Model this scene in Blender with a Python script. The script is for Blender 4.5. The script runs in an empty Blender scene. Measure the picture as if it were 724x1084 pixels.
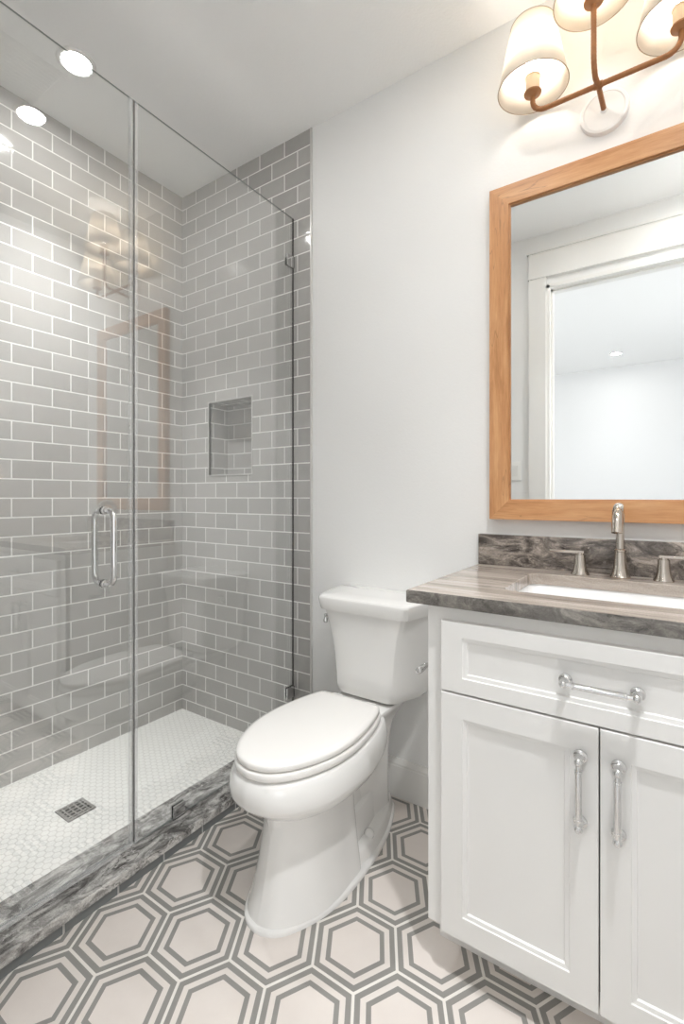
import bpy, bmesh, math, random
from mathutils import Vector, Matrix
PI = math.pi
random.seed(4)
S = bpy.context.scene
COL = S.collection

# ------------------------------------------------------------------ camera
H = 2.757                                   # ceiling height
cd = bpy.data.cameras.new('camera')
cam = bpy.data.objects.new('camera', cd); COL.objects.link(cam)
cam.location = (2.1509, -1.6509, 1.1531)
cam.rotation_euler = (PI / 2, 0, 0.594597)
cd.sensor_fit = 'VERTICAL'; cd.sensor_height = 36; cd.sensor_width = 24
cd.lens = 507.14 * 36 / 1084
cd.shift_x = 0.0; cd.shift_y = -(542 - 525.69) / 1084
cd.clip_start = 0.01
S.camera = cam

# ------------------------------------------------------------------ world, lights, exposure
w = bpy.data.worlds.new('world'); S.world = w; w.use_nodes = True
w.node_tree.nodes['Background'].inputs[0].default_value = (0.95, 0.965, 0.975, 1)
w.node_tree.nodes['Background'].inputs[1].default_value = 0.44
S.view_settings.view_transform = 'Standard'
S.view_settings.look = 'None'
S.view_settings.exposure = 2.38
S.view_settings.gamma = 1.0
S.view_settings.use_curve_mapping = False
S.cycles.max_bounces = 14
S.cycles.diffuse_bounces = 7
S.cycles.glossy_bounces = 6
S.cycles.transmission_bounces = 6
S.cycles.transparent_max_bounces = 16
S.cycles.sample_clamp_indirect = 4.0
S.cycles.caustics_reflective = False
S.cycles.caustics_refractive = False

def area(name, loc, rot, sx, sy, power, col=(1, 1, 1), shape='RECTANGLE'):
    l = bpy.data.lights.new(name, 'AREA'); l.shape = shape; l.size = sx
    if shape in ('RECTANGLE', 'ELLIPSE'): l.size_y = sy
    l.energy = power; l.color = col
    o = bpy.data.objects.new(name, l); o.location = loc; o.rotation_euler = rot; COL.objects.link(o)
    return o
# fill lights added outside made-up windows of the next room, behind the camera
area('added_daylight', (-1.05, -2.65, 1.5), (0, -PI / 2, 0), 1.5, 1.9, 3.4, (0.97, 0.985, 1.0))
area('added_daylight_right', (3.55, -2.85, 1.3), (0, PI / 2, 0), 2.0, 1.8, 3.0, (0.97, 0.985, 1.0))
BULB = 6.2          # sconce bulb emission
LENS = 32.0          # glow of the recessed light lenses
DOWN, VANITY, SHOWER, BEDROOM = .28, 1.85, 1.7, .3     # watts of each downlight; the one before the vanity is added fill

# ------------------------------------------------------------------ material helpers
def mat(name):
    m = bpy.data.materials.new(name); m.use_nodes = True
    nt = m.node_tree
    return m, nt, nt.nodes['Principled BSDF']
def srgb(r, g, b):
    f = lambda c: (c / 255 / 12.92) if c / 255 <= .04045 else ((c / 255 + .055) / 1.055) ** 2.4
    return (f(r), f(g), f(b), 1)
def simple(name, rgb, rough=.5, metal=0.0, spec=None, coat=None):
    m, nt, b = mat(name)
    b.inputs['Base Color'].default_value = srgb(*rgb)
    b.inputs['Roughness'].default_value = rough
    b.inputs['Metallic'].default_value = metal
    if spec is not None: b.inputs['Specular IOR Level'].default_value = spec
    if coat: b.inputs['Coat Weight'].default_value = coat; b.inputs['Coat Roughness'].default_value = .06
    return m
class N:                                     # terse node building
    def __init__(s, nt): s.nt = nt
    def new(s, t, **kw):
        n = s.nt.nodes.new(t)
        for k, v in kw.items(): setattr(n, k, v)
        return n
    def link(s, a, b): s.nt.links.new(a, b)
    def put(s, sock, v):
        if hasattr(v, 'is_linked') or isinstance(v, bpy.types.NodeSocket): s.link(v, sock)
        else: sock.default_value = v
    def m(s, op, a, b=None, c=None, clamp=False):
        n = s.new('ShaderNodeMath', operation=op); n.use_clamp = clamp
        s.put(n.inputs[0], a)
        if b is not None: s.put(n.inputs[1], b)
        if c is not None: s.put(n.inputs[2], c)
        return n.outputs[0]
    def mix(s, f, a, b):
        n = s.new('ShaderNodeMix', data_type='RGBA')
        s.put(n.inputs[0], f); s.put(n.inputs[6], a); s.put(n.inputs[7], b)
        return n.outputs[2]
    def comb(s, x, y, z=0.0):
        n = s.new('ShaderNodeCombineXYZ')
        s.put(n.inputs[0], x); s.put(n.inputs[1], y); s.put(n.inputs[2], z); return n.outputs[0]
    def sep(s, v):
        n = s.new('ShaderNodeSeparateXYZ'); s.link(v, n.inputs[0]); return n.outputs
    def obj(s): return s.new('ShaderNodeTexCoord').outputs['Object']
    def noise(s, vec, scale, detail=3.0, rough=.5, dist=0.0, out=0):
        n = s.new('ShaderNodeTexNoise'); s.link(vec, n.inputs['Vector'])
        n.inputs['Scale'].default_value = scale; n.inputs['Detail'].default_value = detail
        n.inputs['Roughness'].default_value = rough; n.inputs['Distortion'].default_value = dist
        return n.outputs[out]
    def ramp(s, f, stops):
        n = s.new('ShaderNodeValToRGB'); s.link(f, n.inputs[0]); e = n.color_ramp.elements
        while len(e) < len(stops): e.new(.5)
        for k, (p, c) in enumerate(stops): e[k].position = p; e[k].color = c
        return n.outputs[0]
    def map(s, vec, scale=(1, 1, 1), rot=(0, 0, 0), loc=(0, 0, 0)):
        n = s.new('ShaderNodeMapping'); s.link(vec, n.inputs[0])
        n.inputs['Scale'].default_value = scale; n.inputs['Rotation'].default_value = rot; n.inputs['Location'].default_value = loc
        return n.outputs[0]
    def bump(s, h, strength, dist=.001):
        n = s.new('ShaderNodeBump'); n.inputs['Strength'].default_value = strength
        n.inputs['Distance'].default_value = dist; s.link(h, n.inputs['Height']); return n.outputs[0]

def paint(name, rgb, scale=140, strength=.25):
    m, nt, b = mat(name); n = N(nt)
    b.inputs['Base Color'].default_value = srgb(*rgb); b.inputs['Roughness'].default_value = .55
    b.inputs['Specular IOR Level'].default_value = .3
    h = n.noise(n.obj(), scale, 3, .6)
    n.link(n.bump(h, strength, .002), b.inputs['Normal'])
    return m

def tile_mat(name, c1, c2, grout, shift=.0483):
    m, nt, b = mat(name); n = N(nt)
    o = n.sep(n.obj())
    nr = n.sep(n.new('ShaderNodeNewGeometry').outputs['True Normal'])
    isx = n.m('GREATER_THAN', n.m('ABSOLUTE', nr[0]), .5)
    isz = n.m('GREATER_THAN', n.m('ABSOLUTE', nr[2]), .5)
    u_x = n.m('SUBTRACT', o[0], .0344); u_y = n.m('ADD', o[1], shift)
    u = n.m('ADD', n.m('MULTIPLY', isx, u_y), n.m('MULTIPLY', n.m('SUBTRACT', 1.0, isx), u_x))
    v_z = n.m('SUBTRACT', o[2], .0690)
    v = n.m('ADD', n.m('MULTIPLY', isz, o[1]), n.m('MULTIPLY', n.m('SUBTRACT', 1.0, isz), v_z))
    vec = n.comb(u, v)
    br = n.new('ShaderNodeTexBrick'); n.link(vec, br.inputs['Vector'])
    br.offset = .5; br.offset_frequency = 2; br.squash = 1; br.squash_frequency = 2
    for k, val in (('Scale', 1.0), ('Mortar Size', .0031), ('Mortar Smooth', .15), ('Bias', 0.0), ('Brick Width', .1524), ('Row Height', .077)):
        br.inputs[k].default_value = val
    br.inputs['Color1'].default_value = (0, 0, 0, 1); br.inputs['Color2'].default_value = (1, 1, 1, 1); br.inputs['Mortar'].default_value = (.5, .5, .5, 1)
    rnd = n.sep(br.outputs['Color'])[0]
    mott = n.noise(n.obj(), 22, 3, .6)
    f = n.m('ADD', n.m('MULTIPLY', rnd, .55), n.m('MULTIPLY', mott, .55), clamp=True)
    col = n.mix(f, srgb(*c1), srgb(*c2))
    # darker line at each tile's rim
    rim = n.new('ShaderNodeTexBrick'); n.link(vec, rim.inputs['Vector'])
    rim.offset = .5; rim.offset_frequency = 2
    for k, val in (('Scale', 1.0), ('Mortar Size', .0085), ('Mortar Smooth', 1.0), ('Bias', 0.0), ('Brick Width', .1524), ('Row Height', .077)):
        rim.inputs[k].default_value = val
    dk = n.m('MULTIPLY', rim.outputs['Fac'], .30)
    col = n.mix(dk, col, srgb(c1[0] - 34, c1[1] - 34, c1[2] - 34))
    fac = br.outputs['Fac']
    n.link(n.mix(fac, col, srgb(*grout)), b.inputs['Base Color'])
    n.link(n.m('ADD', .10, n.m('MULTIPLY', fac, .6)), b.inputs['Roughness'])
    # handmade waviness + slight tilt of every tile + sunk joints
    wav = n.noise(n.obj(), 14, 2, .5)
    hgt = n.m('SUBTRACT', n.m('MULTIPLY', wav, .9), n.m('ADD', n.m('MULTIPLY', fac, 1.0), n.m('MULTIPLY', rim.outputs['Fac'], .35)))
    n.link(n.bump(hgt, .35, .0016), b.inputs['Normal'])
    return m

def hexdist(n, x, y, apo):
    """apothem distance (1 at the joint) of flat-sided hexes whose flats face +-y"""
    sx, sy = apo * 2 * math.sqrt(3), apo * 2
    def cell(ox, oy):
        gx = n.m('SUBTRACT', n.m('FLOORED_MODULO', n.m('ADD', x, ox), sx), sx / 2)
        gy = n.m('SUBTRACT', n.m('FLOORED_MODULO', n.m('ADD', y, oy), sy), sy / 2)
        ax, ay = n.m('ABSOLUTE', gx), n.m('ABSOLUTE', gy)
        return n.m('MAXIMUM', ay, n.m('ADD', n.m('MULTIPLY', ax, math.sqrt(3) / 2), n.m('MULTIPLY', ay, .5)))
    return n.m('DIVIDE', n.m('MINIMUM', cell(sx / 2, sy / 2), cell(0, 0)), apo)

def floor_mat():
    m, nt, b = mat('hex_cement_tile'); n = N(nt)
    o = n.sep(n.obj())
    x = n.m('MULTIPLY', n.m('SUBTRACT', o[0], .952), 1.0036); y = n.m('ADD', o[1], .716)
    d = hexdist(n, x, y, .104)
    def band(lo, hi):
        up = n.m('SMOOTHSTEP', d, lo - .004, lo + .004) if False else n.m('GREATER_THAN', d, lo)
        return n.m('MULTIPLY', up, n.m('LESS_THAN', d, hi))
    g = n.m('ADD', band(.595, .71), band(.838, .966))
    joint = n.m('GREATER_THAN', d, .966)
    nz = n.noise(n.obj(), 9, 4, .6)
    cream = n.mix(nz, srgb(212, 203, 197), srgb(226, 219, 213))
    pale = srgb(219, 212, 206)
    inner = n.m('LESS_THAN', d, .6)
    cream = n.mix(inner, pale, cream)
    gray = n.mix(nz, srgb(134, 132, 128), srgb(149, 147, 143))
    col = n.mix(g, cream, gray)
    col = n.mix(joint, col, srgb(226, 222, 216))
    n.link(col, b.inputs['Base Color'])
    b.inputs['Roughness'].default_value = .5
    n.link(n.bump(n.m('SUBTRACT', n.m('MULTIPLY', nz, .3), joint), .3, .001), b.inputs['Normal'])
    return m

def mosaic_mat():
    m, nt, b = mat('small_hex_mosaic'); n = N(nt)
    o = n.sep(n.obj())
    d = hexdist(n, o[0], o[1], .0132)
    j = n.m('GREATER_THAN', d, .88)
    nz = n.noise(n.obj(), 30, 2)
    col = n.mix(nz, srgb(224, 223, 219), srgb(236, 235, 231))
    n.link(n.mix(j, col, srgb(204, 202, 197)), b.inputs['Base Color'])
    b.inputs['Roughness'].default_value = .35
    n.link(n.bump(n.m('SUBTRACT', 1.0, j), .4, .001), b.inputs['Normal'])
    return m

def stone_mat(name, dark, mid, light, scale, rot, stretch, vein=.6, rough=.12, dist=1.0, grain=.12, pos=(.33, .5, .68)):
    m, nt, b = mat(name); n = N(nt)
    v = n.map(n.obj(), stretch, rot)
    warp = n.noise(v, 1.6 * scale, 3, .55, 0, 1)
    vm = n.new('ShaderNodeVectorMath', operation='MULTIPLY_ADD'); n.link(warp, vm.inputs[0])
    vm.inputs[1].default_value = (.25 / scale,) * 3; n.link(v, vm.inputs[2]); vv = vm.outputs[0]
    a = n.noise(vv, 4 * scale, 9, .66, dist)
    col = n.ramp(a, [(pos[0], srgb(*dark)), (pos[1], srgb(*mid)), (pos[2], srgb(*light))])
    def line(sc, wd, d):
        q = n.noise(vv, sc * scale, 6, .58, d)
        e = n.m('ABSOLUTE', n.m('SUBTRACT', q, .5))
        k = n.m('SUBTRACT', 1.0, n.m('DIVIDE', e, wd, clamp=True), clamp=True)
        gate = n.m('MULTIPLY', n.m('SUBTRACT', n.noise(v, 1.1 * scale, 2), .38, clamp=True), 4.0, clamp=True)
        return n.m('MULTIPLY', k, gate)
    col = n.mix(n.m('MULTIPLY', line(2.1, .022, dist), vein), col, srgb(*[max(20, c - 48) for c in dark]))
    col = n.mix(n.m('MULTIPLY', line(3.4, .010, dist * .6), vein * .8), col, srgb(*[min(240, c + 32) for c in light]))
    g = n.noise(n.obj(), 320, 2, .6)
    gm = n.new('ShaderNodeMix', data_type='RGBA'); gm.blend_type = 'OVERLAY'; gm.inputs[0].default_value = grain * 3
    n.link(col, gm.inputs[6]); n.link(g, gm.inputs[7])
    n.link(gm.outputs[2], b.inputs['Base Color']); b.inputs['Roughness'].default_value = rough
    return m

def wood_mat(name, along):
    m, nt, b = mat(name); n = N(nt)
    st = {'x': (1.2, 9, 14), 'z': (14, 9, 1.2)}[along]
    v = n.map(n.obj(), st)
    w1 = n.noise(v, 2.2, 5, .6, .8)
    w2 = n.noise(n.map(n.obj(), tuple(k * 5 for k in st)), 3.0, 4, .6)
    f = n.m('ADD', n.m('MULTIPLY', w1, .75), n.m('MULTIPLY', w2, .3), clamp=True)
    col = n.ramp(f, [(.30, srgb(158, 104, 62)), (.5, srgb(197, 143, 96)), (.75, srgb(220, 172, 126))])
    # fine mineral streaks
    q = n.noise(n.map(n.obj(), tuple(k * 1.3 for k in st)), 1.1, 3, .5, .5)
    e = n.m('SUBTRACT', 1.0, n.m('DIVIDE', n.m('ABSOLUTE', n.m('SUBTRACT', q, .56)), .006, clamp=True), clamp=True)
    col = n.mix(n.m('MULTIPLY', e, .45), col, srgb(112, 70, 40))
    n.link(col, b.inputs['Base Color']); b.inputs['Roughness'].default_value = .38
    n.link(n.bump(w2, .08, .001), b.inputs['Normal'])
    return m

def glass_mat(name, tint, boost=1.0, haze=0.0):
    m, nt, b = mat(name); n = N(nt); nt.nodes.remove(b)
    bf = n.new('ShaderNodeNewGeometry').outputs['Backfacing']
    ior = n.m('ADD', n.m('MULTIPLY', bf, 1 / 1.52 - 1.52), 1.52)
    fr = n.new('ShaderNodeFresnel'); n.link(ior, fr.inputs['IOR'])
    tr = n.new('ShaderNodeBsdfTransparent'); tr.inputs[0].default_value = tint
    gl = n.new('ShaderNodeBsdfGlossy'); gl.inputs['Roughness'].default_value = 0.0; gl.inputs['Color'].default_value = (1, 1, 1, 1)
    mx = n.new('ShaderNodeMixShader'); n.link(n.m('MULTIPLY', fr.outputs[0], boost, clamp=True), mx.inputs[0])
    n.link(tr.outputs[0], mx.inputs[1]); n.link(gl.outputs[0], mx.inputs[2])
    out = mx.outputs[0]
    if haze:
        df = n.new('ShaderNodeBsdfDiffuse'); df.inputs[0].default_value = (.9, .9, .9, 1)
        m2 = n.new('ShaderNodeMixShader'); m2.inputs[0].default_value = haze
        n.link(out, m2.inputs[1]); n.link(df.outputs[0], m2.inputs[2]); out = m2.outputs[0]
    n.link(out, nt.nodes['Material Output'].inputs[0])
    return m

def emit_mat(name, col, s):
    m, nt, b = mat(name)
    b.inputs['Base Color'].default_value = (1, 1, 1, 1)
    b.inputs['Emission Color'].default_value = col; b.inputs['Emission Strength'].default_value = s
    return m

def shade_mat():
    m, nt, b = mat('linen_shade'); n = N(nt); nt.nodes.remove(b)
    df = n.new('ShaderNodeBsdfDiffuse'); tl = n.new('ShaderNodeBsdfTranslucent')
    o = n.map(n.obj(), (260, 260, 420))
    wv = n.noise(o, 1.0, 2)
    c = n.mix(wv, srgb(238, 231, 220), srgb(246, 240, 230))
    n.link(c, df.inputs[0]); tl.inputs[0].default_value = srgb(252, 246, 236)
    mx = n.new('ShaderNodeMixShader'); mx.inputs[0].default_value = .5
    n.link(df.outputs[0], mx.inputs[1]); n.link(tl.outputs[0], mx.inputs[2])
    n.link(mx.outputs[0], nt.nodes['Material Output'].inputs[0])
    return m

def wrap_mat():
    m, nt, b = mat('leather_wrap'); n = N(nt)
    nz = n.noise(n.obj(), 60, 3)
    n.link(n.mix(nz, srgb(132, 82, 44), srgb(172, 118, 70)), b.inputs['Base Color'])
    b.inputs['Roughness'].default_value = .5
    return m

M = dict(
    binding=simple('shade_binding', (176, 160, 142), .7),
    paint=paint('wall_paint', (238, 238, 237)), ceil=paint('ceiling_paint', (246, 246, 245), 110, .3),
    trim=simple('trim_paint', (234, 233, 230), .35), bed=paint('bedroom_paint', (238, 238, 238)),
    tile=tile_mat('grey_subway_tile', (160, 158, 155), (186, 184, 181), (232, 231, 228)),
    curbtile=tile_mat('overhang_shaded_curb_tile', (112, 115, 115), (128, 131, 131), (176, 175, 172), .1130),  # darker copy of the wall tile, shade of the stone overhang in its colour
    floor=floor_mat(), mosaic=mosaic_mat(),
    curb=stone_mat('grey_veined_stone', (92, 90, 88), (154, 152, 149), (206, 204, 200), 3.6, (.3, .2, -.7), (1.8, .8, 1.2), .9, .15, .9, .2, (.38, .5, .63)),
    counter=stone_mat('taupe_veined_quartzite', (128, 117, 108), (172, 161, 151), (200, 191, 182), 1.3, (0, 0, .2), (.42, 5.0, 2.2), .6, .1, .5),
    shadededge=stone_mat('shaded_quartzite_edge', (84, 81, 77), (112, 108, 103), (150, 145, 138), 3.0, (0, .4, 0), (1.1, 1.0, 1.6), .6, .12, 1.2),  # darker copy of the counter stone, front-face shade partly put into the colour
    splash=stone_mat('dark_taupe_quartzite', (70, 64, 60), (124, 116, 109), (182, 170, 160), 2.6, (0, .85, 0), (1.0, 1.2, 2.4), .9, .12, 1.2, .16, (.36, .5, .64)),
    glass=glass_mat('clear_glass', (.985, .99, .987, 1), 2.1),
    seal=glass_mat('clear_vinyl_seal', (.97, .97, .97, 1), 1.5, .20),
    gedge=simple('glass_edge', (128, 134, 132), .2),
    chrome=simple('chrome', (222, 222, 222), .07, 1.0), nickel=simple('polished_nickel', (206, 198, 189), .05, 1.0),
    china=simple('white_china', (234, 233, 231), .08, 0, .5, .4), seat=simple('white_seat_plastic', (238, 236, 233), .12),
    cab=simple('cabinet_paint', (233, 232, 230), .32), wx=wood_mat('alder_wood_level', 'x'), wz=wood_mat('alder_wood_upright', 'z'),
    mirror=simple('mirror_silver', (243, 245, 245), .0, 1.0), wrap=wrap_mat(), shade=shade_mat(),
    bulb=emit_mat('bulb_glow', (1, .965, .925, 1), BULB), lens=emit_mat('downlight_glow', (1, .985, .96, 1), LENS),
    
    cream=simple('cream_socket', (226, 205, 178), .5), white=simple('white_enamel', (238, 237, 235), .3),
    dark=simple('black_void', (22, 22, 22), .7), steel=simple('dark_steel', (120, 118, 114), .28, 1.0),
    sink=simple('sink_china', (240, 240, 240), .08, 0, .5, .4), plastic=simple('switch_plastic', (240, 239, 236), .3),
    bedfloor=simple('bedroom_carpet', (190, 190, 190), .95), alu=simple('satin_trim_metal', (206, 205, 203), .35, .3),
    grate=simple('brushed_grate', (158, 156, 152), .45, .5), armtan=simple('tan_leather', (168, 118, 76), .5),
    gap=simple('shadow_gap', (70, 68, 66), .8), sash=simple('added_window_sash', (236, 236, 236), .4),
)

# ------------------------------------------------------------------ mesh helpers (world coordinates)
def V(*a): return Vector(a)
def box(bm, x0, x1, y0, y1, z0, z1, bev=0.0, mi=0):
    vs = [bm.verts.new((x, y, z)) for x in (x0, x1) for y in (y0, y1) for z in (z0, z1)]
    fs = [bm.faces.new([vs[i] for i in q]) for q in ((0, 1, 3, 2), (4, 6, 7, 5), (0, 4, 5, 1), (2, 3, 7, 6), (0, 2, 6, 4), (1, 5, 7, 3))]
    for f in fs: f.material_index = mi
    if bev:
        es = list({e for f in fs for e in f.edges})
        r = bmesh.ops.bevel(bm, geom=es, offset=bev, segments=2, profile=.5, affect='EDGES')
        for f in r['faces']: f.material_index = mi
    return fs
def loft(bm, rings, cap0=True, cap1=True, loop=False, smooth=True):
    R = [[bm.verts.new(p) for p in r] for r in rings]
    n = len(R[0]); fs = []
    pairs = list(zip(R, R[1:])) + ([(R[-1], R[0])] if loop else [])
    for a, b in pairs:
        for i in range(n):
            j = (i + 1) % n
            f = bm.faces.new((a[i], a[j], b[j], b[i])); f.smooth = smooth; fs.append(f)
    if not loop:
        if cap0: fs.append(bm.faces.new(R[0][::-1]))
        if cap1: fs.append(bm.faces.new(R[-1]))
    return fs
def rrect(cx, cy, hx, hy, r, m=6):
    out = []
    for k, (sx, sy) in enumerate(((1, 1), (-1, 1), (-1, -1), (1, -1))):
        for i in range(m):
            a = k * PI / 2 + (PI / 2) * i / (m - 1)
            out.append((cx + sx * (hx - r) + r * math.cos(a), cy + sy * (hy - r) + r * math.sin(a)))
    return out
def frame_from(d):
    d = d.normalized(); u = V(0, 0, 1) if abs(d.z) < .9 else V(1, 0, 0)
    a = d.cross(u).normalized(); return a, d.cross(a).normalized()
def tube(bm, pts, rad, seg=14, cap=True):
    pts = [Vector(p) for p in pts]; k = len(pts)
    rad = rad if isinstance(rad, (list, tuple)) else [rad] * k
    rings = []; a = None
    for i, p in enumerate(pts):
        d = (pts[min(i + 1, k - 1)] - pts[max(i - 1, 0)]).normalized()
        if a is None: a, b = frame_from(d)
        else:
            a = (a - d * a.dot(d)).normalized(); b = d.cross(a).normalized()
        rings.append([p + (a * math.cos(2 * PI * t / seg) + b * math.sin(2 * PI * t / seg)) * rad[i] for t in range(seg)])
    return loft(bm, rings, cap, cap)
def lathe(bm, prof, org, axis=(0, 0, 1), seg=32, cap=(True, True)):
    """prof: (radius, height along axis)"""
    o, d = Vector(org), Vector(axis).normalized(); a, b = frame_from(d)
    rings = [[o + d * h + (a * math.cos(2 * PI * t / seg) + b * math.sin(2 * PI * t / seg)) * max(r, 1e-5) for t in range(seg)] for r, h in prof]
    return loft(bm, rings, *cap)
def arc(c, a0, a1, r, ux, uy, n=8):
    c, ux, uy = Vector(c), Vector(ux), Vector(uy)
    return [c + ux * (r * math.cos(a0 + (a1 - a0) * i / n)) + uy * (r * math.sin(a0 + (a1 - a0) * i / n)) for i in range(n + 1)]
def catmull(P, n):
    P = [Vector(p) for p in P]; out = []
    for i in range(len(P) - 1):
        p0, p1, p2, p3 = P[max(i - 1, 0)], P[i], P[i + 1], P[min(i + 2, len(P) - 1)]
        for k in range(n):
            t = k / n
            out.append(.5 * ((2 * p1) + (p2 - p0) * t + (2 * p0 - 5 * p1 + 4 * p2 - p3) * t * t + (3 * p1 - p0 - 3 * p2 + p3) * t ** 3))
    out.append(P[-1]); return out

def root(name, label, cat, loc, group=None):
    o = bpy.data.objects.new(name, None); COL.objects.link(o); o.location = loc; o.empty_display_size = .1
    o['label'] = label; o['category'] = cat
    if group: o['group'] = group
    return o
def origin_of(o):
    p = Vector((0, 0, 0))
    while o: p += o.location; o = o.parent
    return p
def obj(name, bm, mats, parent=None, loc=None, label=None, smooth=None, autosmooth=None):
    base = origin_of(parent) if parent else Vector((0, 0, 0))
    off = Vector(loc) if loc is not None else Vector((0, 0, 0))
    if parent: off = base
    bmesh.ops.remove_doubles(bm, verts=bm.verts, dist=1e-6)
    bmesh.ops.recalc_face_normals(bm, faces=bm.faces)
    bmesh.ops.translate(bm, verts=bm.verts, vec=-off)
    if smooth is not None:
        for f in bm.faces: f.smooth = smooth
    if autosmooth:
        for f in bm.faces: f.smooth = True
        for e in bm.edges:
            if len(e.link_faces) == 2 and e.calc_face_angle(0) > math.radians(autosmooth): e.smooth = False
    me = bpy.data.meshes.new(name); bm.to_mesh(me); bm.free()
    for k in (mats if isinstance(mats, (list, tuple)) else [mats]): me.materials.append(M[k] if isinstance(k, str) else k)
    o = bpy.data.objects.new(name, me); COL.objects.link(o)
    if parent: o.parent = parent
    else: o.location = off
    if label: o['label'] = label
    return o
def struct(name, bm, mats, label=None, **kw):
    o = obj(name, bm, mats, **kw); o['kind'] = 'structure'
    if label: o['label'] = label
    return o
def tag(o, label, cat, group=None):
    o['label'] = label; o['category'] = cat
    if group: o['group'] = group
    return o
def B(): return bmesh.new()

# ================================================================== THE ROOM
TX = .868            # tile ends here, painted wall begins
PY = .004            # face of the painted wall
FY = -1.49           # front wall (doorway) face
RX = 2.50            # right wall
bm = B(); box(bm, -.12, 0, FY - .12, .22, -.05, H); struct('wall_left', bm, 'tile', 'grey subway tiled side wall of the shower')
# back wall of the shower, with the niche let into it
nx0, nx1, nz0, nz1, nd = .214, .514, 1.264, 1.630, .125
bm = B()
xs, zs = [0, nx0, nx1, TX], [-.05, nz0, nz1, H]
grid = {(i, k): bm.verts.new((xs[i], 0, zs[k])) for i in range(4) for k in range(4)}
for i in range(3):
    for k in range(3):
        if (i, k) != (1, 1): bm.faces.new((grid[i, k], grid[i + 1, k], grid[i + 1, k + 1], grid[i, k + 1]))
fr = [grid[1, 1], grid[2, 1], grid[2, 2], grid[1, 2]]
bk = [bm.verts.new((v.co.x, nd, v.co.z)) for v in fr]
for i in range(4):
    j = (i + 1) % 4; bm.faces.new((fr[i], fr[j], bk[j], bk[i]))
bm.faces.new(bk)
per = [grid[0, 0], grid[1, 0], grid[2, 0], grid[3, 0], grid[3, 1], grid[3, 2], grid[3, 3], grid[2, 3], grid[1, 3], grid[0, 3], grid[0, 2], grid[0, 1]]
pb = [bm.verts.new((v.co.x, .22, v.co.z)) for v in per]
for i in range(12):
    j = (i + 1) % 12; bm.faces.new((per[i], per[j], pb[j], pb[i]))
bm.faces.new(pb)
struct('wall_shower', bm, 'tile', 'grey subway tiled end wall of the shower with a niche')
bm = B()                                                     # light edging round the niche
for a in ((nx0 - .006, nx0, nz0 - .006, nz1 + .006), (nx1, nx1 + .006, nz0 - .006, nz1 + .006), (nx0, nx1, nz0 - .006, nz0), (nx0, nx1, nz1, nz1 + .006)):
    box(bm, a[0], a[1], -.003, .012, a[2], a[3])
struct('trim_1', bm, 'alu', 'pale edging round the shower niche')
bm = B(); box(bm, TX, TX + .009, -.004, .02, .0, H, .002); struct('trim_2', bm, 'alu', 'pale metal edge strip between the tile and the painted wall')
bm = B(); box(bm, TX + .009, RX + .1, PY, .22, -.05, H); struct('wall_back', bm, 'paint', 'white painted wall behind toilet and vanity')
bm = B(); box(bm, RX, RX + .1, FY - .12, PY, -.05, H); struct('wall_right', bm, 'paint', 'white side wall right of the vanity')
# front wall with the doorway the photograph is taken through
DX0, DX1, DH = 1.56, 2.37, 2.44
bm = B()
box(bm, -1.2, DX0, FY - .12, FY, -.05, H); box(bm, DX1, 3.7, FY - .12, FY, -.05, H); box(bm, DX0, DX1, FY - .12, FY, DH, H)
struct('wall_front', bm, 'paint', 'white wall with the doorway, seen in the mirror')
bm = B(); box(bm, 0, TX, FY, FY + .008, -.05, H); struct('wall_shower_front', bm, 'tile', 'tiled wall at the near end of the shower')
bm = B(); box(bm, -.12, RX + .1, FY - .12, .22, H, H + .1); struct('ceiling', bm, 'ceil', 'white textured ceiling')
bm = B(); box(bm, .80, RX + .1, FY - .12, .1, -.06, 0); struct('floor', bm, 'floor', 'cream and grey hexagon patterned floor tile')
bm = B(); box(bm, -.05, .68, FY - .05, .05, -.06, .015); struct('floor_shower', bm, 'mosaic', 'pale small hexagon mosaic shower floor')
# doorway casing with a flat head and cap (seen in the mirror)
bm = B()
for s, xa, xb in ((-1, DX0 - .112, DX0 - .012), (1, DX1 + .012, DX1 + .112)): box(bm, xa, xb, FY, FY + .02, 0, DH + .045, .002)
box(bm, DX0 - .118, DX1 + .118, FY, FY + .026, DH + .045, DH + .058, .002)
box(bm, DX0 - .112, DX1 + .112, FY, FY + .02, DH + .058, DH + .20, .002)
box(bm, DX0 - .124, DX1 + .124, FY, FY + .032, DH + .20, DH + .214, .002)
struct('trim_3', bm, 'trim', 'white doorway casing with flat head, seen in the mirror')
bm = B()
box(bm, DX0 - .012, DX0 + .006, FY - .12, FY + .004, 0, DH); box(bm, DX1 - .006, DX1 + .012, FY - .12, FY + .004, 0, DH)
box(bm, DX0 - .012, DX1 + .012, FY - .12, FY + .004, DH - .018, DH + .003)
box(bm, DX0 + .006, DX0 + .018, FY - .075, FY - .04, 0, DH - .018); box(bm, DX0 + .006, DX1 - .006, FY - .075, FY - .04, DH - .03, DH - .018)
struct('door_1', bm, 'trim', 'white lining and stop of the open doorway, seen in the mirror')
# baseboards
def baseboard(name, x0, x1, y, d, label):
    bm = B()
    prof = [(0, 0), (d * .015, 0), (d * .015, .118), (d * .013, .121), (d * .013, .128), (d * .009, .138), (d * .006, .1445), (0, .1445)]
    loft(bm, [[(x, y + p, z) for p, z in prof] for x in (x0, x1)], smooth=False)
    struct(name, bm, 'trim', label)
baseboard('baseboard_back', TX + .01, 1.664, PY, -1, 'white baseboard behind the toilet')
baseboard('baseboard_front', .86, DX0 - .112, FY, 1, 'white baseboard beside the doorway')
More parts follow.
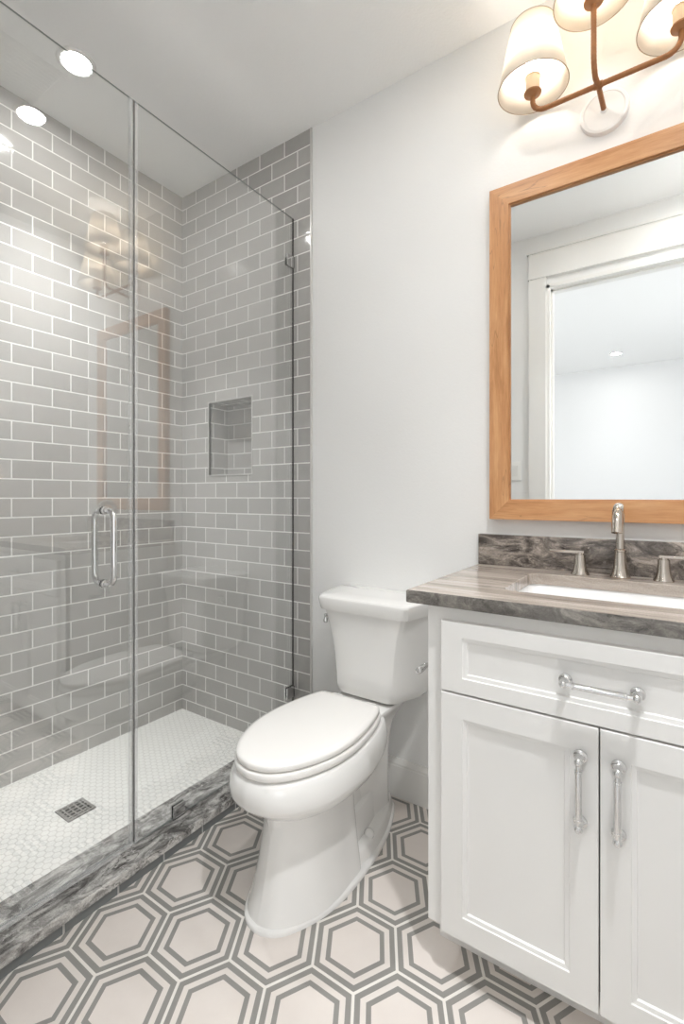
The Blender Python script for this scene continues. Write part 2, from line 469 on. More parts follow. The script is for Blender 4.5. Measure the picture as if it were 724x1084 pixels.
# the room beyond the doorway
bm = B()
box(bm, -1.2, 3.7, -5.30, -5.20, -.05, H)
struct('wall_bedroom_far', bm, 'bed', 'far white wall of the next room, seen in the mirror')
def side_wall(name, xa, xb, y0, y1, z0, z1, lab):
    bm = B()
    box(bm, xa, xb, -5.3, y0, -.05, H); box(bm, xa, xb, y1, FY - .12, -.05, H); box(bm, xa, xb, y0, y1, -.05, z0); box(bm, xa, xb, y0, y1, z1, H)
    struct(name, bm, 'bed', lab)
side_wall('wall_bedroom_left', -1.0, -.9, -3.65, -1.65, .75, 2.25, 'bedroom wall with a made-up window')
side_wall('wall_bedroom_right', 3.4, 3.5, -3.85, -1.85, .3, 2.3, 'bedroom wall with a made-up tall window')
for nm, xa, y0, y1, z0, z1 in (('added_window_1', -.97, -3.65, -1.65, .75, 2.25), ('added_window_2', 3.43, -3.85, -1.85, .3, 2.3)):  # unseen windows, added so fill light can enter the next room
    bm = B(); t = .05
    box(bm, xa, xa + .04, y0, y1, z0, z0 + t); box(bm, xa, xa + .04, y0, y1, z1 - t, z1)
    for yy in (y0, (y0 + y1) / 2 - t / 2, y1 - t): box(bm, xa, xa + .04, yy, yy + t, z0 + t, z1 - t)
    struct(nm, bm, 'sash', 'made-up white framed bedroom window, unseen, added for fill light')
bm = B(); box(bm, -1.2, 3.7, -5.3, FY - .12, -.06, 0); struct('floor_bedroom', bm, 'bedfloor', 'bedroom carpet beyond the doorway')
bm = B(); box(bm, -1.2, 3.7, -5.3, FY - .12, H, H + .1); struct('ceiling_bedroom', bm, 'ceil', 'bedroom ceiling seen in the mirror')

# ================================================================== SHOWER
CZ, CX0, CX1 = .061, .665, .845
r = root('shower_curb', 'low grey veined stone curb along the open side of the shower', 'shower curb', (.755, -.75, 0))
bm = B(); box(bm, CX0 + .004, CX1 - .010, FY + .008, -.0005, 0, CZ - .03); obj('curb_base', bm, 'curbtile', r, label='grey tiled face under the stone, overhang shade painted into its colour')
bm = B(); box(bm, CX0, CX1, FY + .008, -.562, CZ - .03, CZ, .0025); obj('stone_slab', bm, 'curb', r)
bm = B(); box(bm, CX0, CX1, -.5615, -.0005, CZ - .03, CZ, .0025); obj('stone_slab', bm, 'curb', r)

GX, GT = .770, .006                                          # glass plane
GZ1 = 2.393
SEAM = -.773
def glass_sheet(y0, y1, z0, z1):
    bm = B()
    for f in box(bm, GX - GT / 2, GX + GT / 2, y0, y1, z0, z1):
        f.material_index = 0 if abs(f.calc_center_median().x - GX) > GT * .4 else 1
    return bm
# hinged door, left
r = root('shower_door', 'frameless clear glass shower door with a chrome pull handle', 'shower door', (GX, SEAM, CZ))
obj('glass_pane', glass_sheet(FY + .012, SEAM - .004, CZ + .014, GZ1), ['glass', 'gedge'], r)
bm = B(); box(bm, GX - .0055, GX + .0055, FY + .014, SEAM - .006, CZ + .002, CZ + .017, .002); obj('door_sweep', bm, 'seal', r, label='clear vinyl sweep along the bottom of the door')
bm = B(); box(bm, GX - .006, GX + .008, SEAM - .016, SEAM - .005, CZ + .016, GZ1 - .002, .002); obj('edge_seal', bm, 'seal', r, label='clear vinyl seal up the closing edge')
bm = B(); box(bm, GX - .003, GX + .0045, SEAM - .0048, SEAM - .001, CZ + .016, GZ1 - .001); obj('seal_fin', bm, 'gap', r, label='dark slit beside the seal')
HY, HZ0, HZ1, HP = -.869, .895, 1.112, .052
bm = B()
for s in (-1, 1):
    x0, x1, R = GX + s * GT / 2, GX + s * HP, .028
    p = [(x0, HY, HZ1)]
    p += arc((x1 - s * R, HY, HZ1 - R), PI / 2, 0, R, (s, 0, 0), (0, 0, 1))
    p += arc((x1 - s * R, HY, HZ0 + R), 0, -PI / 2, R, (s, 0, 0), (0, 0, 1))
    p += [(x0, HY, HZ0)]
    tube(bm, p, .0092, 18)
    for z in (HZ0, HZ1): lathe(bm, [(.0125, 0), (.0125, .007), (.011, .009)], (x0, HY, z), (s, 0, 0), 20)
obj('pull_handle', bm, 'chrome', r, label='chrome pull handle, a bar on each side of the glass')
# fixed panel, right
r = root('fixed_glass_panel', 'fixed clear glass panel between the shower door and the tiled wall', 'glass panel', (GX, -.38, CZ))
obj('glass_pane', glass_sheet(SEAM + .001, -.003, CZ + .003, GZ1), ['glass', 'gedge'], r)
for (y0, y1, z0, z1) in ((-.048, -.001, 2.170, 2.220), (-.048, -.001, .262, .312), (-.632, -.585, CZ, CZ + .046)):
    bm = B(); box(bm, GX - .009, GX - .0032, y0, y1, z0, z1, .0012); box(bm, GX + .0032, GX + .009, y0, y1, z0, z1, .0012)
    if y1 > -.01: box(bm, GX - .009, GX + .009, y1 - .004, y1, z0, z1)
    else: box(bm, GX - .009, GX + .009, y0, y1, z0, z0 + .004)
    obj('glass_clamp', bm, 'chrome', r, label='small square metal clamp')
bm = B(); box(bm, GX - .003, GX + .004, -.0035, -.0002, CZ, GZ1); obj('silicone_joint', bm, 'gap', r)
bm = B(); box(bm, GX - .005, GX + .006, SEAM + .0005, SEAM + .010, CZ + .004, GZ1 - .002, .001); obj('edge_seal', bm, 'seal', r, label='clear vinyl strip up the meeting edge')
# drain
r = root('shower_drain', 'square metal drain grate in the mosaic shower floor', 'drain', (.376, -.752, .015))
bm = B(); box(bm, .328, .424, -.801, -.703, .0152, .0165); obj('drain_well', bm, 'dark', r, label='dark opening below the grate')
bm = B(); n_ = 5; cell = .096 / n_
for i in range(n_ + 1):
    wd = .005 if i in (0, n_) else .0030
    xx, yy = .328 + i * cell, -.801 + i * .098 / n_
    xa = min(max(xx, .328 + wd), .424 - wd) if i in (0, n_) else xx
    ya = min(max(yy, -.801 + wd), -.703 - wd) if i in (0, n_) else yy
    box(bm, xa - wd, xa + wd, -.801, -.703, .0165, .0195); box(bm, .328, .424, ya - wd, ya + wd, .0165, .0192)
obj('grate', bm, 'grate', r)

# ================================================================== RECESSED LIGHTS
def downlight(x, y, lab, watts=DOWN, spread=95, rad=.048):
    r = root('recessed_light', lab, 'ceiling light', (x, y, H), 'recessed ceiling lights')
    bm = B(); lathe(bm, [(rad, -.001), (rad + .002, -.006), (rad + .016, -.005), (rad + .018, 0), (rad, 0)], (x, y, H), (0, 0, 1), 40, (False, False)); obj('trim_ring', bm, 'white', r)
    bm = B(); lathe(bm, [(rad, -.0005), (rad, -.0025)], (x, y, H), (0, 0, 1), 40); obj('lens', bm, 'lens', r, label='glowing white lens')
    l = area('downlight_lamp', (0, 0, -.0045), (0, 0, 0), rad * 1.9, 0, watts, (.975, .99, 1.0), 'DISK'); l.data.spread = math.radians(spread); l.parent = r
downlight(.347, -.734, 'round recessed ceiling light inside the shower, above the drain', SHOWER, 76)
downlight(1.60, -.714, 'round recessed ceiling light over the toilet side, seen mirrored in the shower glass')
downlight(2.29, -1.06, 'made-up round recessed light before the vanity, unseen, added to brighten the cabinet front', VANITY, 96)  # no known fixture here; added to light the cabinet front
downlight(1.687, -2.365, 'nearer round recessed light on the ceiling seen in the mirror', BEDROOM)
downlight(1.687, -4.545, 'farther, lower-looking round recessed light seen in the mirror', BEDROOM)

# exhaust grille, seen only as a faint reflection in the shower glass
r = root('exhaust_grille', 'white slatted ceiling exhaust grille, faintly mirrored at the top of the shower glass', 'vent', (1.41, -.85, H))
gx0, gx1, gy0, gy1 = 1.285, 1.535, -.975, -.725
bm = B(); box(bm, gx0 + .01, gx1 - .01, gy0 + .01, gy1 - .01, H - .002, H - .0005); obj('duct_opening', bm, 'gap', r, label='dark opening behind the slats')
bm = B()
box(bm, gx0, gx1, gy0, gy0 + .018, H - .012, H - .0005, .002); box(bm, gx0, gx1, gy1 - .018, gy1, H - .012, H - .0005, .002)
box(bm, gx0, gx0 + .018, gy0 + .018, gy1 - .018, H - .012, H - .0005, .002); box(bm, gx1 - .018, gx1, gy0 + .018, gy1 - .018, H - .012, H - .0005, .002)
obj('frame', bm, 'white', r)
bm = B()
for k in range(11):
    xx = gx0 + .025 + k * .0195; box(bm, xx, xx + .0135, gy0 + .018, gy1 - .018, H - .010, H - .004, .001)
obj('slats', bm, 'white', r)

# ================================================================== TOILET
TC = 1.250
r = root('toilet', 'white two-piece toilet with closed lid between shower and vanity', 'toilet', (TC, -.40, 0))
def egg(half, z, n=5, grow=0.0, cx=TC):
    """closed loop from a half outline [(half width, y) back centre .. front centre]"""
    P = catmull([(a, b, 0) for a, b in half], n)
    cy = sum(p.y for p in P) / len(P)
    L = []
    for p in P:
        L.append((max(p.x, 0), p.y))
    right = [(cx + x, y) for x, y in L]
    left = [(cx - x, y) for x, y in L[1:-1]][::-1]
    loop = right + left
    if grow:
        out = []; k = len(loop)
        for i in range(k):
            a, b = Vector(loop[i - 1]), Vector(loop[(i + 1) % k]); t = (b - a)
            nrm = Vector((t.y, -t.x)); nrm = nrm.normalized() if nrm.length > 1e-9 else Vector((0, 0))
            c = Vector(loop[i]); ctr = Vector((cx, cy))
            if nrm.dot(c - ctr) < 0: nrm = -nrm
            c = c + nrm * grow; out.append((c.x, c.y))
        loop = out
    return [(x, y, z) for x, y in loop]
LID = [(0, -.266), (.095, -.266), (.118, -.276), (.134, -.315), (.149, -.380), (.159, -.460), (.158, -.535), (.146, -.600), (.118, -.668), (.086, -.714), (.047, -.744), (0, -.755)]
# bowl shell + foot
bm = B()
def bowl_half(a, f, rr):
    # a: half width, f: front y, rr: rear y
    m = rr + (f - rr) * .45
    return [(0, rr), (a * .62, rr), (a * .84, rr + (m - rr) * .30), (a * .97, rr + (m - rr) * .70), (a, m), (a * .975, m + (f - m) * .30), (a * .86, m + (f - m) * .58), (a * .62, m + (f - m) * .82), (a * .33, m + (f - m) * .96), (0, f)]
rings = []
for z, a, f, rr in ((.414, .150, -.738, -.235), (.4135, .160, -.752, -.228), (.408, .167, -.759, -.224), (.392, .174, -.766, -.222), (.370, .180, -.769, -.222), (.348, .1815, -.766, -.224), (.335, .180, -.759, -.226), (.330, .1775, -.753, -.228), (.312, .168, -.734, -.236), (.294, .151, -.706, -.246), (.280, .130, -.680, -.258), (.272, .112, -.660, -.27)):
    rings.append(egg(bowl_half(a, f, rr), z))
loft(bm, rings)
# front column
def col_half(a, f, rr):
    m = rr + (f - rr) * .40
    return [(0, rr), (a * .80, rr), (a * .985, rr - .006), (a, rr + (m - rr) * .5), (a, m), (a * .925, m + (f - m) * .34), (a * .745, m + (f - m) * .62), (a * .475, m + (f - m) * .86), (a * .235, m + (f - m) * .965), (0, f)]
rings = []
for z, a, f, rr in ((.30, .097, -.664, -.395), (.26, .098, -.666, -.395), (.20, .102, -.673, -.395), (.13, .110, -.688, -.395), (.07, .120, -.704, -.397), (.030, .128, -.717, -.40), (.0135, .131, -.7225, -.402)):
    rings.append(egg(col_half(a, f, rr), z))
loft(bm, rings)
# rear pedestal / trapway rising to the deck under the tank
def rr_ring(hx, y0, y1, z, rad): return [(x, y, z) for x, y in rrect(TC, (y0 + y1) / 2, hx, abs(y1 - y0) / 2, rad, 7)]
rings = [rr_ring(*q) for q in ((.078, -.48, -.085, .014, .05), (.074, -.47, -.090, .06, .05), (.073, -.46, -.092, .16, .05), (.074, -.45, -.090, .26, .05), (.078, -.43, -.085, .32, .045), (.083, -.42, -.070, .350, .045), (.092, -.40, -.048, .375, .04), (.103, -.38, -.035, .395, .035), (.110, -.37, -.030, .408, .03), (.112, -.365, -.028, .416, .028), (.110, -.36, -.03, .421, .026))]
loft(bm, rings)
# stepped trapway sides between the column and the rear pedestal
FOOT = [(0, -.052), (.050, -.052), (.075, -.085), (.113, -.190), (.134, -.300), (.1415, -.400), (.1415, -.480), (.132, -.565), (.108, -.636), (.073, -.696), (.038, -.724), (0, -.733)]
loft(bm, [egg(FOOT, z, 6, g) for z, g in ((.050, -.047), (.150, -.050), (.158, -.054), (.163, -.062), (.235, -.064), (.262, -.058), (.30, -.05))])
obj('bowl', bm, 'china', r, autosmooth=50)
bm = B(); loft(bm, [egg(FOOT, z, 6, g) for z, g in ((0, 0), (.009, 0), (.0125, -.003), (.0145, -.012))])
LEDGE = [(0, -.058), (.046, -.058), (.070, -.092), (.106, -.194), (.124, -.300), (.124, -.375), (.108, -.45), (.05, -.51), (0, -.52)]
loft(bm, [egg(LEDGE, z, 6, g) for z, g in ((.008, 0), (.044, -.006), (.053, -.011), (.058, -.024), (.060, -.040))]); obj('foot', bm, 'china', r, autosmooth=60)
for s in (-1, 1):
    bm = B(); lathe(bm, [(.0165, 0), (.0165, .010), (.0145, .017), (.009, .0215), (.0, .023)], (TC + s * .098, -.312, .050), (s * .55, 0, 1), 24); obj('bolt_cap', bm, 'china', r)
# tank
TKC = TC + .009
def tank_half(hw, hf, yb, yc, yf, z):
    """outline with canted, softly rounded front corners"""
    half = [(0, yb), (hw * .9, yb), (hw, yb - .012), (hw, yc + .03), (hw - .002, yc + .008), (hw - .008, yc - .014), (hf + .016, yf + .018), (hf + .004, yf + .0055), (hf - .012, yf), (hf * .5, yf - .001), (0, yf - .001)]
    rt = [(TKC + a, b, z) for a, b in half]; lf = [(TKC - a, b, z) for a, b in half[1:-1]][::-1]
    return rt + lf
yb = -.0005
bm = B()
rings = [tank_half(*q) for q in ((.110, .060, -.045, -.075, -.150, .424), (.142, .090, -.028, -.068, -.176, .4265), (.163, .100, -.018, -.066, -.189, .434), (.175, .107, yb, -.065, -.195, .447), (.181, .111, yb, -.065, -.198, .468), (.184, .113, yb, -.065, -.200, .52), (.190, .120, yb, -.065, -.204, .60), (.198, .133, yb, -.065, -.209, .67), (.209, .152, yb, -.065, -.2145, .738), (.202, .147, -.016, -.065, -.209, .740))]
loft(bm, rings); obj('tank', bm, 'china', r, autosmooth=24)
bm = B()
rings = [tank_half(*q) for q in ((.212, .160, yb + .001, -.066, -.221, .737), (.216, .164, yb + .002, -.067, -.2245, .738), (.2175, .1655, yb + .003, -.067, -.2265, .742), (.2235, .1705, yb + .003, -.068, -.2325, .777), (.2225, .1695, yb + .003, -.067, -.2310, .783), (.219, .166, yb + .003, -.065, -.2270, .7875), (.208, .157, yb + .003, -.062, -.216, .790), (.12, .10, -.03, -.07, -.15, .7905))]
loft(bm, rings); obj('tank_lid', bm, 'china', r, autosmooth=24)
bm = B(); lathe(bm, [(.055, 0), (.058, .012), (.058, .024)], (TC, -.10, .412), (0, 0, 1), 28); obj('gasket', bm, 'gap', r, label='gasket under the tank, coloured dark as the shadow gap')  # dark colour carries the shadow gap between tank and deck
# seat ring and lid
bm = B(); loft(bm, [egg(LID, z, 5, g) for z, g in ((.4165, -.006), (.418, .001), (.422, .0045), (.436, .0045), (.4395, .001), (.440, -.006))]); obj('seat', bm, 'seat', r, autosmooth=60)
bm = B()
def shrink(k, z): return [(TC + (x - TC) * k, -.50 + (y + .50) * k, z) for x, y, _ in egg(LID, 0, 5)]
loft(bm, [egg(LID, z, 5, g) for z, g in ((.4425, -.008), (.4430, -.002), (.446, .0008), (.456, .0008), (.4595, -.001), (.4635, -.012))] + [shrink(.88, .4645), shrink(.70, .4655), shrink(.45, .4665), shrink(.15, .467)])
obj('seat_lid', bm, 'seat', r, autosmooth=60)
for s in (-1, 1):
    bm = B(); box(bm, TC + s * .07 - .02, TC + s * .07 + .02, -.262, -.236, .426, .450, .006); obj('seat_hinge', bm, 'seat', r)
# flush lever on the tank's left side
bm = B(); LX, LY, LZ = 1.062, -.150, .692
lathe(bm, [(.011, 0), (.011, .003), (.006, .006), (.005, .018)], (LX + .014, LY + .004, LZ), (-1, -.3, 0), 20)
lathe(bm, [(.0, .010), (.0042, .0085), (.0052, .004), (.0046, -.002), (.0056, -.008), (.0082, -.014), (.0090, -.0185), (.0078, -.0235), (.0045, -.0265), (.0, -.0275)], (LX - .002, LY, LZ), (0, 0, 1), 22)
obj('flush_lever', bm, 'chrome', r, label='small chrome flush lever')

# toilet paper holder on the vanity's side
r = root('toilet_paper_holder', 'chrome toilet paper holder bar sticking out beside the vanity', 'paper holder', (1.660, -.39, .685))
VX0 = 1.662
bm = B(); lathe(bm, [(.022, 0), (.022, .006), (.012, .010), (.009, .014)], (VX0, -.36, .685), (-1, 0, 0), 24); obj('mount', bm, 'chrome', r)
bm = B(); tube(bm, [(VX0 - .012, -.36, .685), (1.618, -.36, .685)] + arc((1.618, -.378, .685), PI / 2, PI, .018, (1, 0, 0), (0, 1, 0), 6) + [(1.600, -.44, .685)], .0062, 14)
lathe(bm, [(.0062, 0), (.0092, .002), (.0092, .030), (.0085, .033), (.005, .0335)], (1.600, -.437, .685), (0, -1, 0), 20)
obj('bar', bm, 'chrome', r)

# ================================================================== VANITY
VX1, VF, VZ1 = 2.418, -.545, .890
r = root('vanity_cabinet', 'white two-door vanity cabinet with one wide drawer', 'cabinet', ((VX0 + VX1) / 2, -.27, 0))
bm = B()
for xa, xb in ((VX0, VX0 + .018), (VX1 - .018, VX1)):       # side panels with the toe notch
    pr = [(PY - .006, 0), (-.46, 0), (-.46, .108), (VF, .108), (VF, VZ1), (PY - .006, VZ1)]
    loft(bm, [[(x, y, z) for y, z in pr] for x in (xa, xb)], smooth=False)
box(bm, VX0 + .018, VX1 - .018, VF + .02, PY - .006, .108, .125)
for q in ((VX0, VX0 + .045, .108, VZ1), (VX1 - .045, VX1, .108, VZ1), (VX0 + .045, VX1 - .045, .852, VZ1), (VX0 + .045, VX1 - .045, .672, .70), (VX0 + .045, VX1 - .045, .108, .13)):
    box(bm, q[0], q[1], VF - .0005, VF + .02, q[2], q[3])
box(bm, VX0 + .045, VX1 - .045, VF + .012, VF + .02, .13, .852, 0, 1)
obj('carcass', bm, ['cab', 'gap'], r)
bm = B(); box(bm, VX0 - .004, VX1, -.462, -.448, 0, .1075); obj('toe_kick', bm, 'cab', r)
def panel(x0, x1, z0, z1, wx, wz, y=VF - .0208, th=.020):
    """recessed-panel front with a small stepped moulding"""
    bm = B(); cx, cz, hx, hz = (x0 + x1) / 2, (z0 + z1) / 2, (x1 - x0) / 2, (z1 - z0) / 2
    def ring(ix, iz, yy): return [(px, yy, pz) for px, pz in ((cx + hx - ix, cz + hz - iz), (cx - hx + ix, cz + hz - iz), (cx - hx + ix, cz - hz + iz), (cx + hx - ix, cz - hz + iz))]
    seq = [ring(0, 0, y + th), ring(0, 0, y + .0015), ring(.0015, .0015, y)]
    for d, dy in ((0, 0), (.0012, .0030), (.0095, .0042), (.0115, .0085)): seq.append(ring(wx + d, wz + d, y + dy))
    loft(bm, seq, smooth=False); return bm
def pull(p0, p1, out=(0, -1, 0)):
    """bar pull: rosettes, necks, stepped grip"""
    bm = B(); p0, p1, o = Vector(p0), Vector(p1), Vector(out); d = (p1 - p0).normalized(); L = (p1 - p0).length; q = .030
    for p in (p0, p1):
        lathe(bm, [(.0128, 0), (.0135, .0015), (.0128, .0038), (.0085, .0055), (.0062, .0085), (.0058, q - .006)], p, o, 24)
        bmesh.ops.create_uvsphere(bm, u_segments=18, v_segments=10, radius=.0086, matrix=Matrix.Translation(p + o * q))
    a = p0 + o * q
    lathe(bm, [(.0052, .004), (.0052, .016), (.0074, .0165), (.0078, .0195), (.0068, .0205), (.0068, L - .0205), (.0078, L - .0195), (.0074, L - .0165), (.0052, L - .016), (.0052, L - .004)], a, d, 24)
    for f in bm.faces: f.smooth = True
    return bm
DFY = VF - .0208
GAPX = 2.040
d = obj('door', panel(1.703, GAPX - .0015, .112, .687, .053, .055), 'cab', r, label='left door, handle at its right edge')
obj('door_handle', pull((2.006, DFY, .623), (2.006, DFY, .490)), 'chrome', d, autosmooth=40)
d = obj('door', panel(GAPX + .0015, 2.377, .112, .687, .053, .055), 'cab', r, label='right door, handle at its left edge')
obj('door_handle', pull((2.074, DFY, .623), (2.074, DFY, .490)), 'chrome', d, autosmooth=40)
d = obj('drawer', panel(1.703, 2.377, .6915, .857, .053, .035), 'cab', r)
obj('drawer_handle', pull((1.978, DFY, .773), (2.106, DFY, .773)), 'chrome', d, autosmooth=40)
bm = B()
for z, y, rx in ((.687, 0, 0),): pass
bm.free()

# countertop with the sink cut-out
TX0, TX1, TF, TZ = 1.614, 2.466, -.575, .922
SX, SY, SHX, SHY = 2.043, -.286, .230, .156
r = root('countertop', 'taupe veined stone countertop with a sink cut-out, on the vanity', 'countertop', (SX, -.28, TZ - .031))
bm = B()
cxo, cyo, hxo, hyo = (TX0 + TX1) / 2, (TF + PY) / 2, (TX1 - TX0) / 2, (PY - .0005 - TF) / 2
def ring(cx, cy, hx, hy, rad, z): return [(x, y, z) for x, y in rrect(cx, cy, hx, hy, rad, 7)]
zt, zb = TZ, TZ - .031
loft(bm, [ring(SX, SY, SHX, SHY, .035, zb), ring(SX, SY, SHX, SHY, .035, zt - .002), ring(SX, SY, SHX + .002, SHY + .002, .037, zt), ring(cxo, cyo, hxo - .003, hyo - .0003, .004, zt), ring(cxo, cyo, hxo, hyo, .004, zt - .003), ring(cxo, cyo, hxo, hyo, .004, zb + .002), ring(cxo, cyo, hxo - .002, hyo - .0003, .004, zb)], loop=True)
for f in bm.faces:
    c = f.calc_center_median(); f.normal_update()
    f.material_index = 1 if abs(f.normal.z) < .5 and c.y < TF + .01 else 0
obj('stone_top', bm, ['counter', 'shadededge'], r, autosmooth=30)
bm = B(); box(bm, TX0, TX1, PY - .022, PY - .0005, TZ, TZ + .103, .0015)
tag(obj('backsplash', bm, 'splash', loc=(SX, PY - .011, TZ)), 'dark taupe veined stone backsplash strip standing along the wall under the mirror', 'backsplash')
# undermount sink
r = root('sink', 'white rectangular undermount sink in the stone countertop', 'sink', (SX, SY, zb - .13))
bm = B()
ro = [ring(SX, SY, SHX + .02, SHY + .02, .045, zb - .0005), ring(SX, SY, SHX + .004, SHY + .004, .038, zb - .0005), ring(SX, SY, SHX + .002, SHY + .002, .038, zb - .006), ring(SX, SY, SHX - .004, SHY - .004, .04, zb - .06), ring(SX, SY, SHX - .012, SHY - .012, .045, zb - .105), ring(SX, SY, SHX - .035, SHY - .035, .05, zb - .122), ring(SX, SY, .06, .05, .03, zb - .128), ring(SX, SY, .024, .024, .023, zb - .130)]
loft(bm, ro, False, True); obj('basin', bm, 'sink', r, autosmooth=60)
bm = B(); lathe(bm, [(.022, 0), (.022, .003), (.012, .005), (.0, .0055)], (SX, SY, zb - .1295), (0, 0, 1), 24); obj('drain_stopper', bm, 'nickel', r)
# faucet
FYW = -.080
r = root('faucet', 'polished nickel widespread faucet with arched spout behind the sink', 'faucet', (SX, FYW, TZ))
bm = B()
lathe(bm, [(.0255, 0), (.0262, .004), (.0235, .008), (.0205, .016), (.0175, .030), (.0155, .050), (.0145, .070), (.0145, .0745), (.0155, .0755), (.0155, .0800), (.0145, .081), (.0112, .083), (.0108, .12)], (SX, FYW, TZ), (0, 0, 1), 32)
p = [(SX, FYW, TZ + .11), (SX, FYW, TZ + .150)] + arc((SX, FYW - .050, TZ + .150), 0, PI * .94, .050, (0, 1, 0), (0, 0, 1), 18)
e = Vector(p[-1]); dv = (e - Vector(p[-2])).normalized(); p += [e + dv * k for k in (.008, .017, .026)]
nn = len(p); tube(bm, p, [.0106 + .0032 * min(1, max(0, (i - 2) / 9)) for i in range(nn)], 22)
obj('spout', bm, 'nickel', r, autosmooth=40)
for s, lab in ((-1, 'left lever handle, pointing left'), (1, 'right lever handle, pointing right')):
    bm = B(); hx = SX + s * .103
    lathe(bm, [(.0245, 0), (.0250, .004), (.0225, .008), (.0195, .015), (.0165, .028), (.0148, .045), (.0142, .058), (.0138, .0595), (.0105, .060), (.0105, .066), (.0, .067)], (hx, FYW, TZ), (0, 0, 1), 32)
    h = obj('handle', bm, 'nickel', r, autosmooth=40, label=lab)
    bm = B(); box(bm, min(hx - s * .012, hx + s * .085), max(hx - s * .012, hx + s * .085), FYW - .0095, FYW + .0095, TZ + .063, TZ + .0715, .003)
    obj('lever', bm, 'nickel', h, autosmooth=40)

# ================================================================== MIRROR
MX0, MX1, MZ0, MZ1, MW = 1.655, 2.340, 1.077, 2.188, .064
MYF, MYB = -.026, PY - .0005
r = root('wall_mirror', 'large rectangular mirror in a natural wood frame above the vanity', 'mirror', ((MX0 + MX1) / 2, PY, (MZ0 + MZ1) / 2))
def rail(pts_o, pts_i):
    bm = B()
    f, bkk = MYF, MYB
    o0, o1 = pts_o; i0, i1 = pts_i
    loft(bm, [[(a[0], bkk, a[1]), (a[0], f + .001, a[1]), (a[0] * .99 + b[0] * .01, f, a[1] * .99 + b[1] * .01), (b[0] * .985 + a[0] * .015, f, b[1] * .985 + a[1] * .015), (b[0], f + .001, b[1]), (b[0], f + .008, b[1]), (b[0] + (b[0] - a[0]) * .05, f + .008, b[1] + (b[1] - a[1]) * .05), (b[0] + (b[0] - a[0]) * .05, bkk, b[1] + (b[1] - a[1]) * .05)] for a, b in ((o0, i0), (o1, i1))], smooth=False)
    return bm
O = [(MX0, MZ0), (MX1, MZ0), (MX1, MZ1), (MX0, MZ1)]
I = [(MX0 + MW, MZ0 + MW), (MX1 - MW, MZ0 + MW), (MX1 - MW, MZ1 - MW), (MX0 + MW, MZ1 - MW)]
for k, nm, mt in ((0, 'frame_rail', 'wx'), (1, 'frame_stile', 'wz'), (2, 'frame_rail', 'wx'), (3, 'frame_stile', 'wz')):
    j = (k + 1) % 4; obj(nm, rail((O[k], O[j]), (I[k], I[j])), mt, r)
bm = B(); box(bm, MX0 + MW - .006, MX1 - MW + .006, -.012, -.006, MZ0 + MW - .006, MZ1 - MW + .006); obj('mirror_glass', bm, 'mirror', r)

# ================================================================== SCONCE
LXC, LYB, LZB = 1.999, -.110, 2.326
r = root('wall_sconce', 'three-arm wall light with white shades and tan wrapped arms above the mirror', 'wall light', (LXC - .003, PY, LZB))
bm = B(); PX, PZ = 1.996, 2.318
lathe(bm, [(.066, 0), (.066, .012), (.064, .016), (.056, .0175), (.054, .0155), (.010, .0155), (.009, .020), (.0075, .024), (.0, .025)], (PX, PY - .0005, PZ), (0, -1, 0), 44)
obj('backplate', bm, 'white', r, autosmooth=35)
def wrapped(path, rad=.0072):
    """leather-wound tube: a fine stepped radius along its length"""
    P = [Vector(p) for p in path]; out = []
    for a, b in zip(P, P[1:]):
        m = max(1, int((b - a).length / .0022))
        out += [a.lerp(b, i / m) for i in range(m)]
    out.append(P[-1]); return out, [rad * (1 + .05 * ((i % 4) / 3 - .5)) for i in range(len(out))]
bm = B(); RB = .036; EX = .186
lp = [(LXC - EX, LYB, LZB + .058)] + arc((LXC - EX + RB, LYB, LZB + RB), PI, 1.5 * PI, RB, (1, 0, 0), (0, 0, 1), 10)
rp = arc((LXC + EX - RB, LYB, LZB + RB), 1.5 * PI, 2 * PI, RB, (1, 0, 0), (0, 0, 1), 10) + [(LXC + EX, LYB, LZB + .058)]
pp, rr_ = wrapped(lp + rp); tube(bm, pp, rr_, 14)
obj('cross_arm', bm, 'wrap', r)
CYS = -.178; CZS = LZB + .180
bm = B()
cp = [(PX, PY - .020, PZ), (LXC - .008, LYB, LZB)] + arc((LXC - .012, CYS + RB, LZB + RB), 1.5 * PI, PI, RB, (0, 1, 0), (0, 0, 1), 10) + [(LXC - .012, CYS, CZS)]
pp, rr_ = wrapped(cp); tube(bm, pp, rr_, 14)
lathe(bm, [(.0085, -.012), (.0095, -.008), (.0095, .008), (.0085, .012)], (LXC - .008, LYB, LZB), (1, 0, 0), 18)
obj('centre_arm', bm, 'wrap', r)
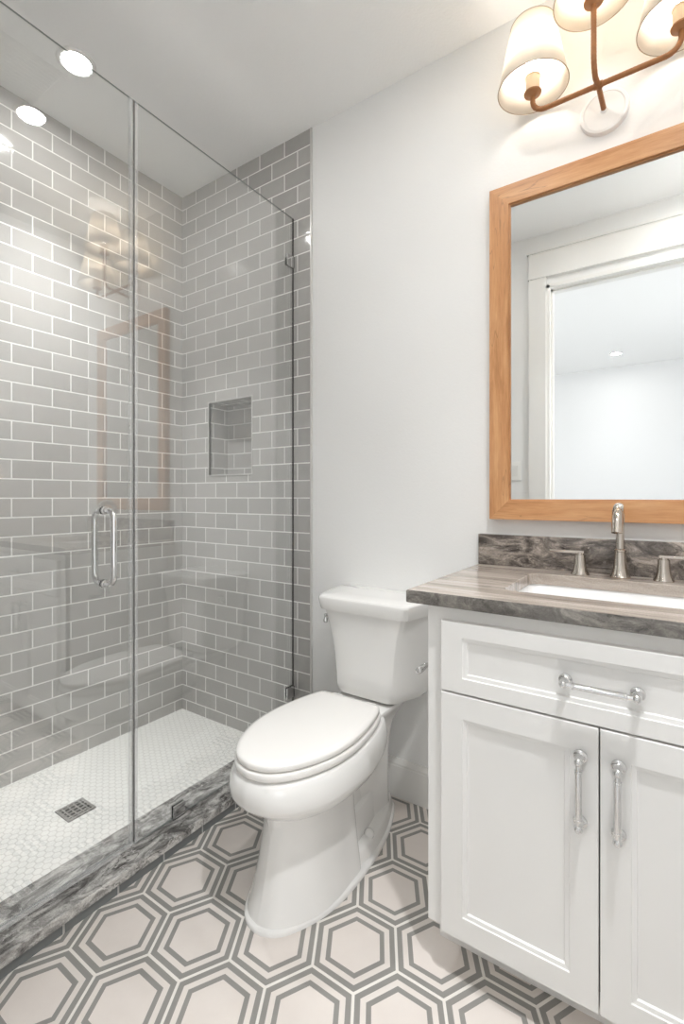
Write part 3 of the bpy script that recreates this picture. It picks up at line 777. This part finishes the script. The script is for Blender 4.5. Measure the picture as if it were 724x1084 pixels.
def lamp(x, y, z, lab):
    """z: top of the arm. socket, shade, bulb"""
    bm = B(); lathe(bm, [(.0205, .006), (.0205, .048), (.022, .049), (.022, .053), (.0, .054)], (x, y, z), (0, 0, 1), 26)
    s = obj('socket', bm, 'cream', r, autosmooth=40)
    bm = B(); lathe(bm, [(.008, -.008), (.011, -.004), (.0245, 0), (.0255, .004), (.0205, .0065)], (x, y, z), (0, 0, 1), 26); obj('socket_base', bm, 'armtan', s, autosmooth=40)
    bm = B(); lathe(bm, [(.0, .054), (.011, .056), (.013, .076), (.020, .104), (.0235, .120), (.021, .135), (.012, .145), (.0, .148)], (x, y, z), (0, 0, 1), 24, (False, False)); obj('bulb', bm, 'bulb', s, smooth=True)
    z0, z1, r0, r1 = z + .018, z + .205, .101, .064
    bm = B(); lathe(bm, [(r0, 0), (r1, z1 - z0)], (x, y, z0), (0, 0, 1), 56, (False, False))
    sh = obj('shade', bm, 'shade', r, smooth=True, label=lab)
    md = sh.modifiers.new('thickness', 'SOLIDIFY'); md.thickness = .0012; md.offset = -1
    bm = B()
    tube(bm, [(x + r0 * math.cos(t * 2 * PI / 56), y + r0 * math.sin(t * 2 * PI / 56), z0) for t in range(57)], .0014, 6, False)
    obj('shade_binding', bm, 'binding', sh, smooth=True); bm = B()
    tube(bm, [(x + r1 * math.cos(t * 2 * PI / 56), y + r1 * math.sin(t * 2 * PI / 56), z1) for t in range(57)], .0014, 6, False)
    obj('shade_binding', bm, 'binding', sh, smooth=True)
    bm = B()
    zz = z + .050
    for a in (0, 2 * PI / 3, 4 * PI / 3):
        c, s_ = math.cos(a + .5), math.sin(a + .5); k = (zz - z0) / (z1 - z0) * 0 + 1
        re = r0 + (r1 - r0) * (z + .075 - z0) / (z1 - z0) - .001
        tube(bm, [(x + .018 * c, y + .018 * s_, zz), (x + .035 * c, y + .035 * s_, zz), (x + re * c, y + re * s_, z + .075)], .0013, 6)
    obj('shade_spider', bm, 'white', sh)
lamp(LXC - EX, LYB, LZB + .058, 'left white shade')
lamp(LXC - .012, CYS, CZS, 'middle white shade, higher and farther from the wall')
lamp(LXC + EX, LYB, LZB + .058, 'right white shade')

# ================================================================== SWITCH (seen in the mirror)
r = root('light_switch', 'white double rocker light switch beside the doorway, seen in the mirror', 'light switch', (1.340, FY, 1.315))
bm = B(); box(bm, 1.282, 1.398, FY, FY + .006, 1.255, 1.372, .002); obj('switch_plate', bm, 'plastic', r)
for x in (1.317, 1.363):
    bm = B(); loft(bm, [[(x + sx * .0165, y, z) for sx in (-1, 1)] + [(x + sx * .0165, y2, z) for sx in (1, -1)] for z, y, y2 in ((1.280, FY + .006, FY + .0075), (1.313, FY + .006, FY + .0085), (1.347, FY + .006, FY + .012))], smooth=False)
    obj('rocker', bm, 'trim', r)
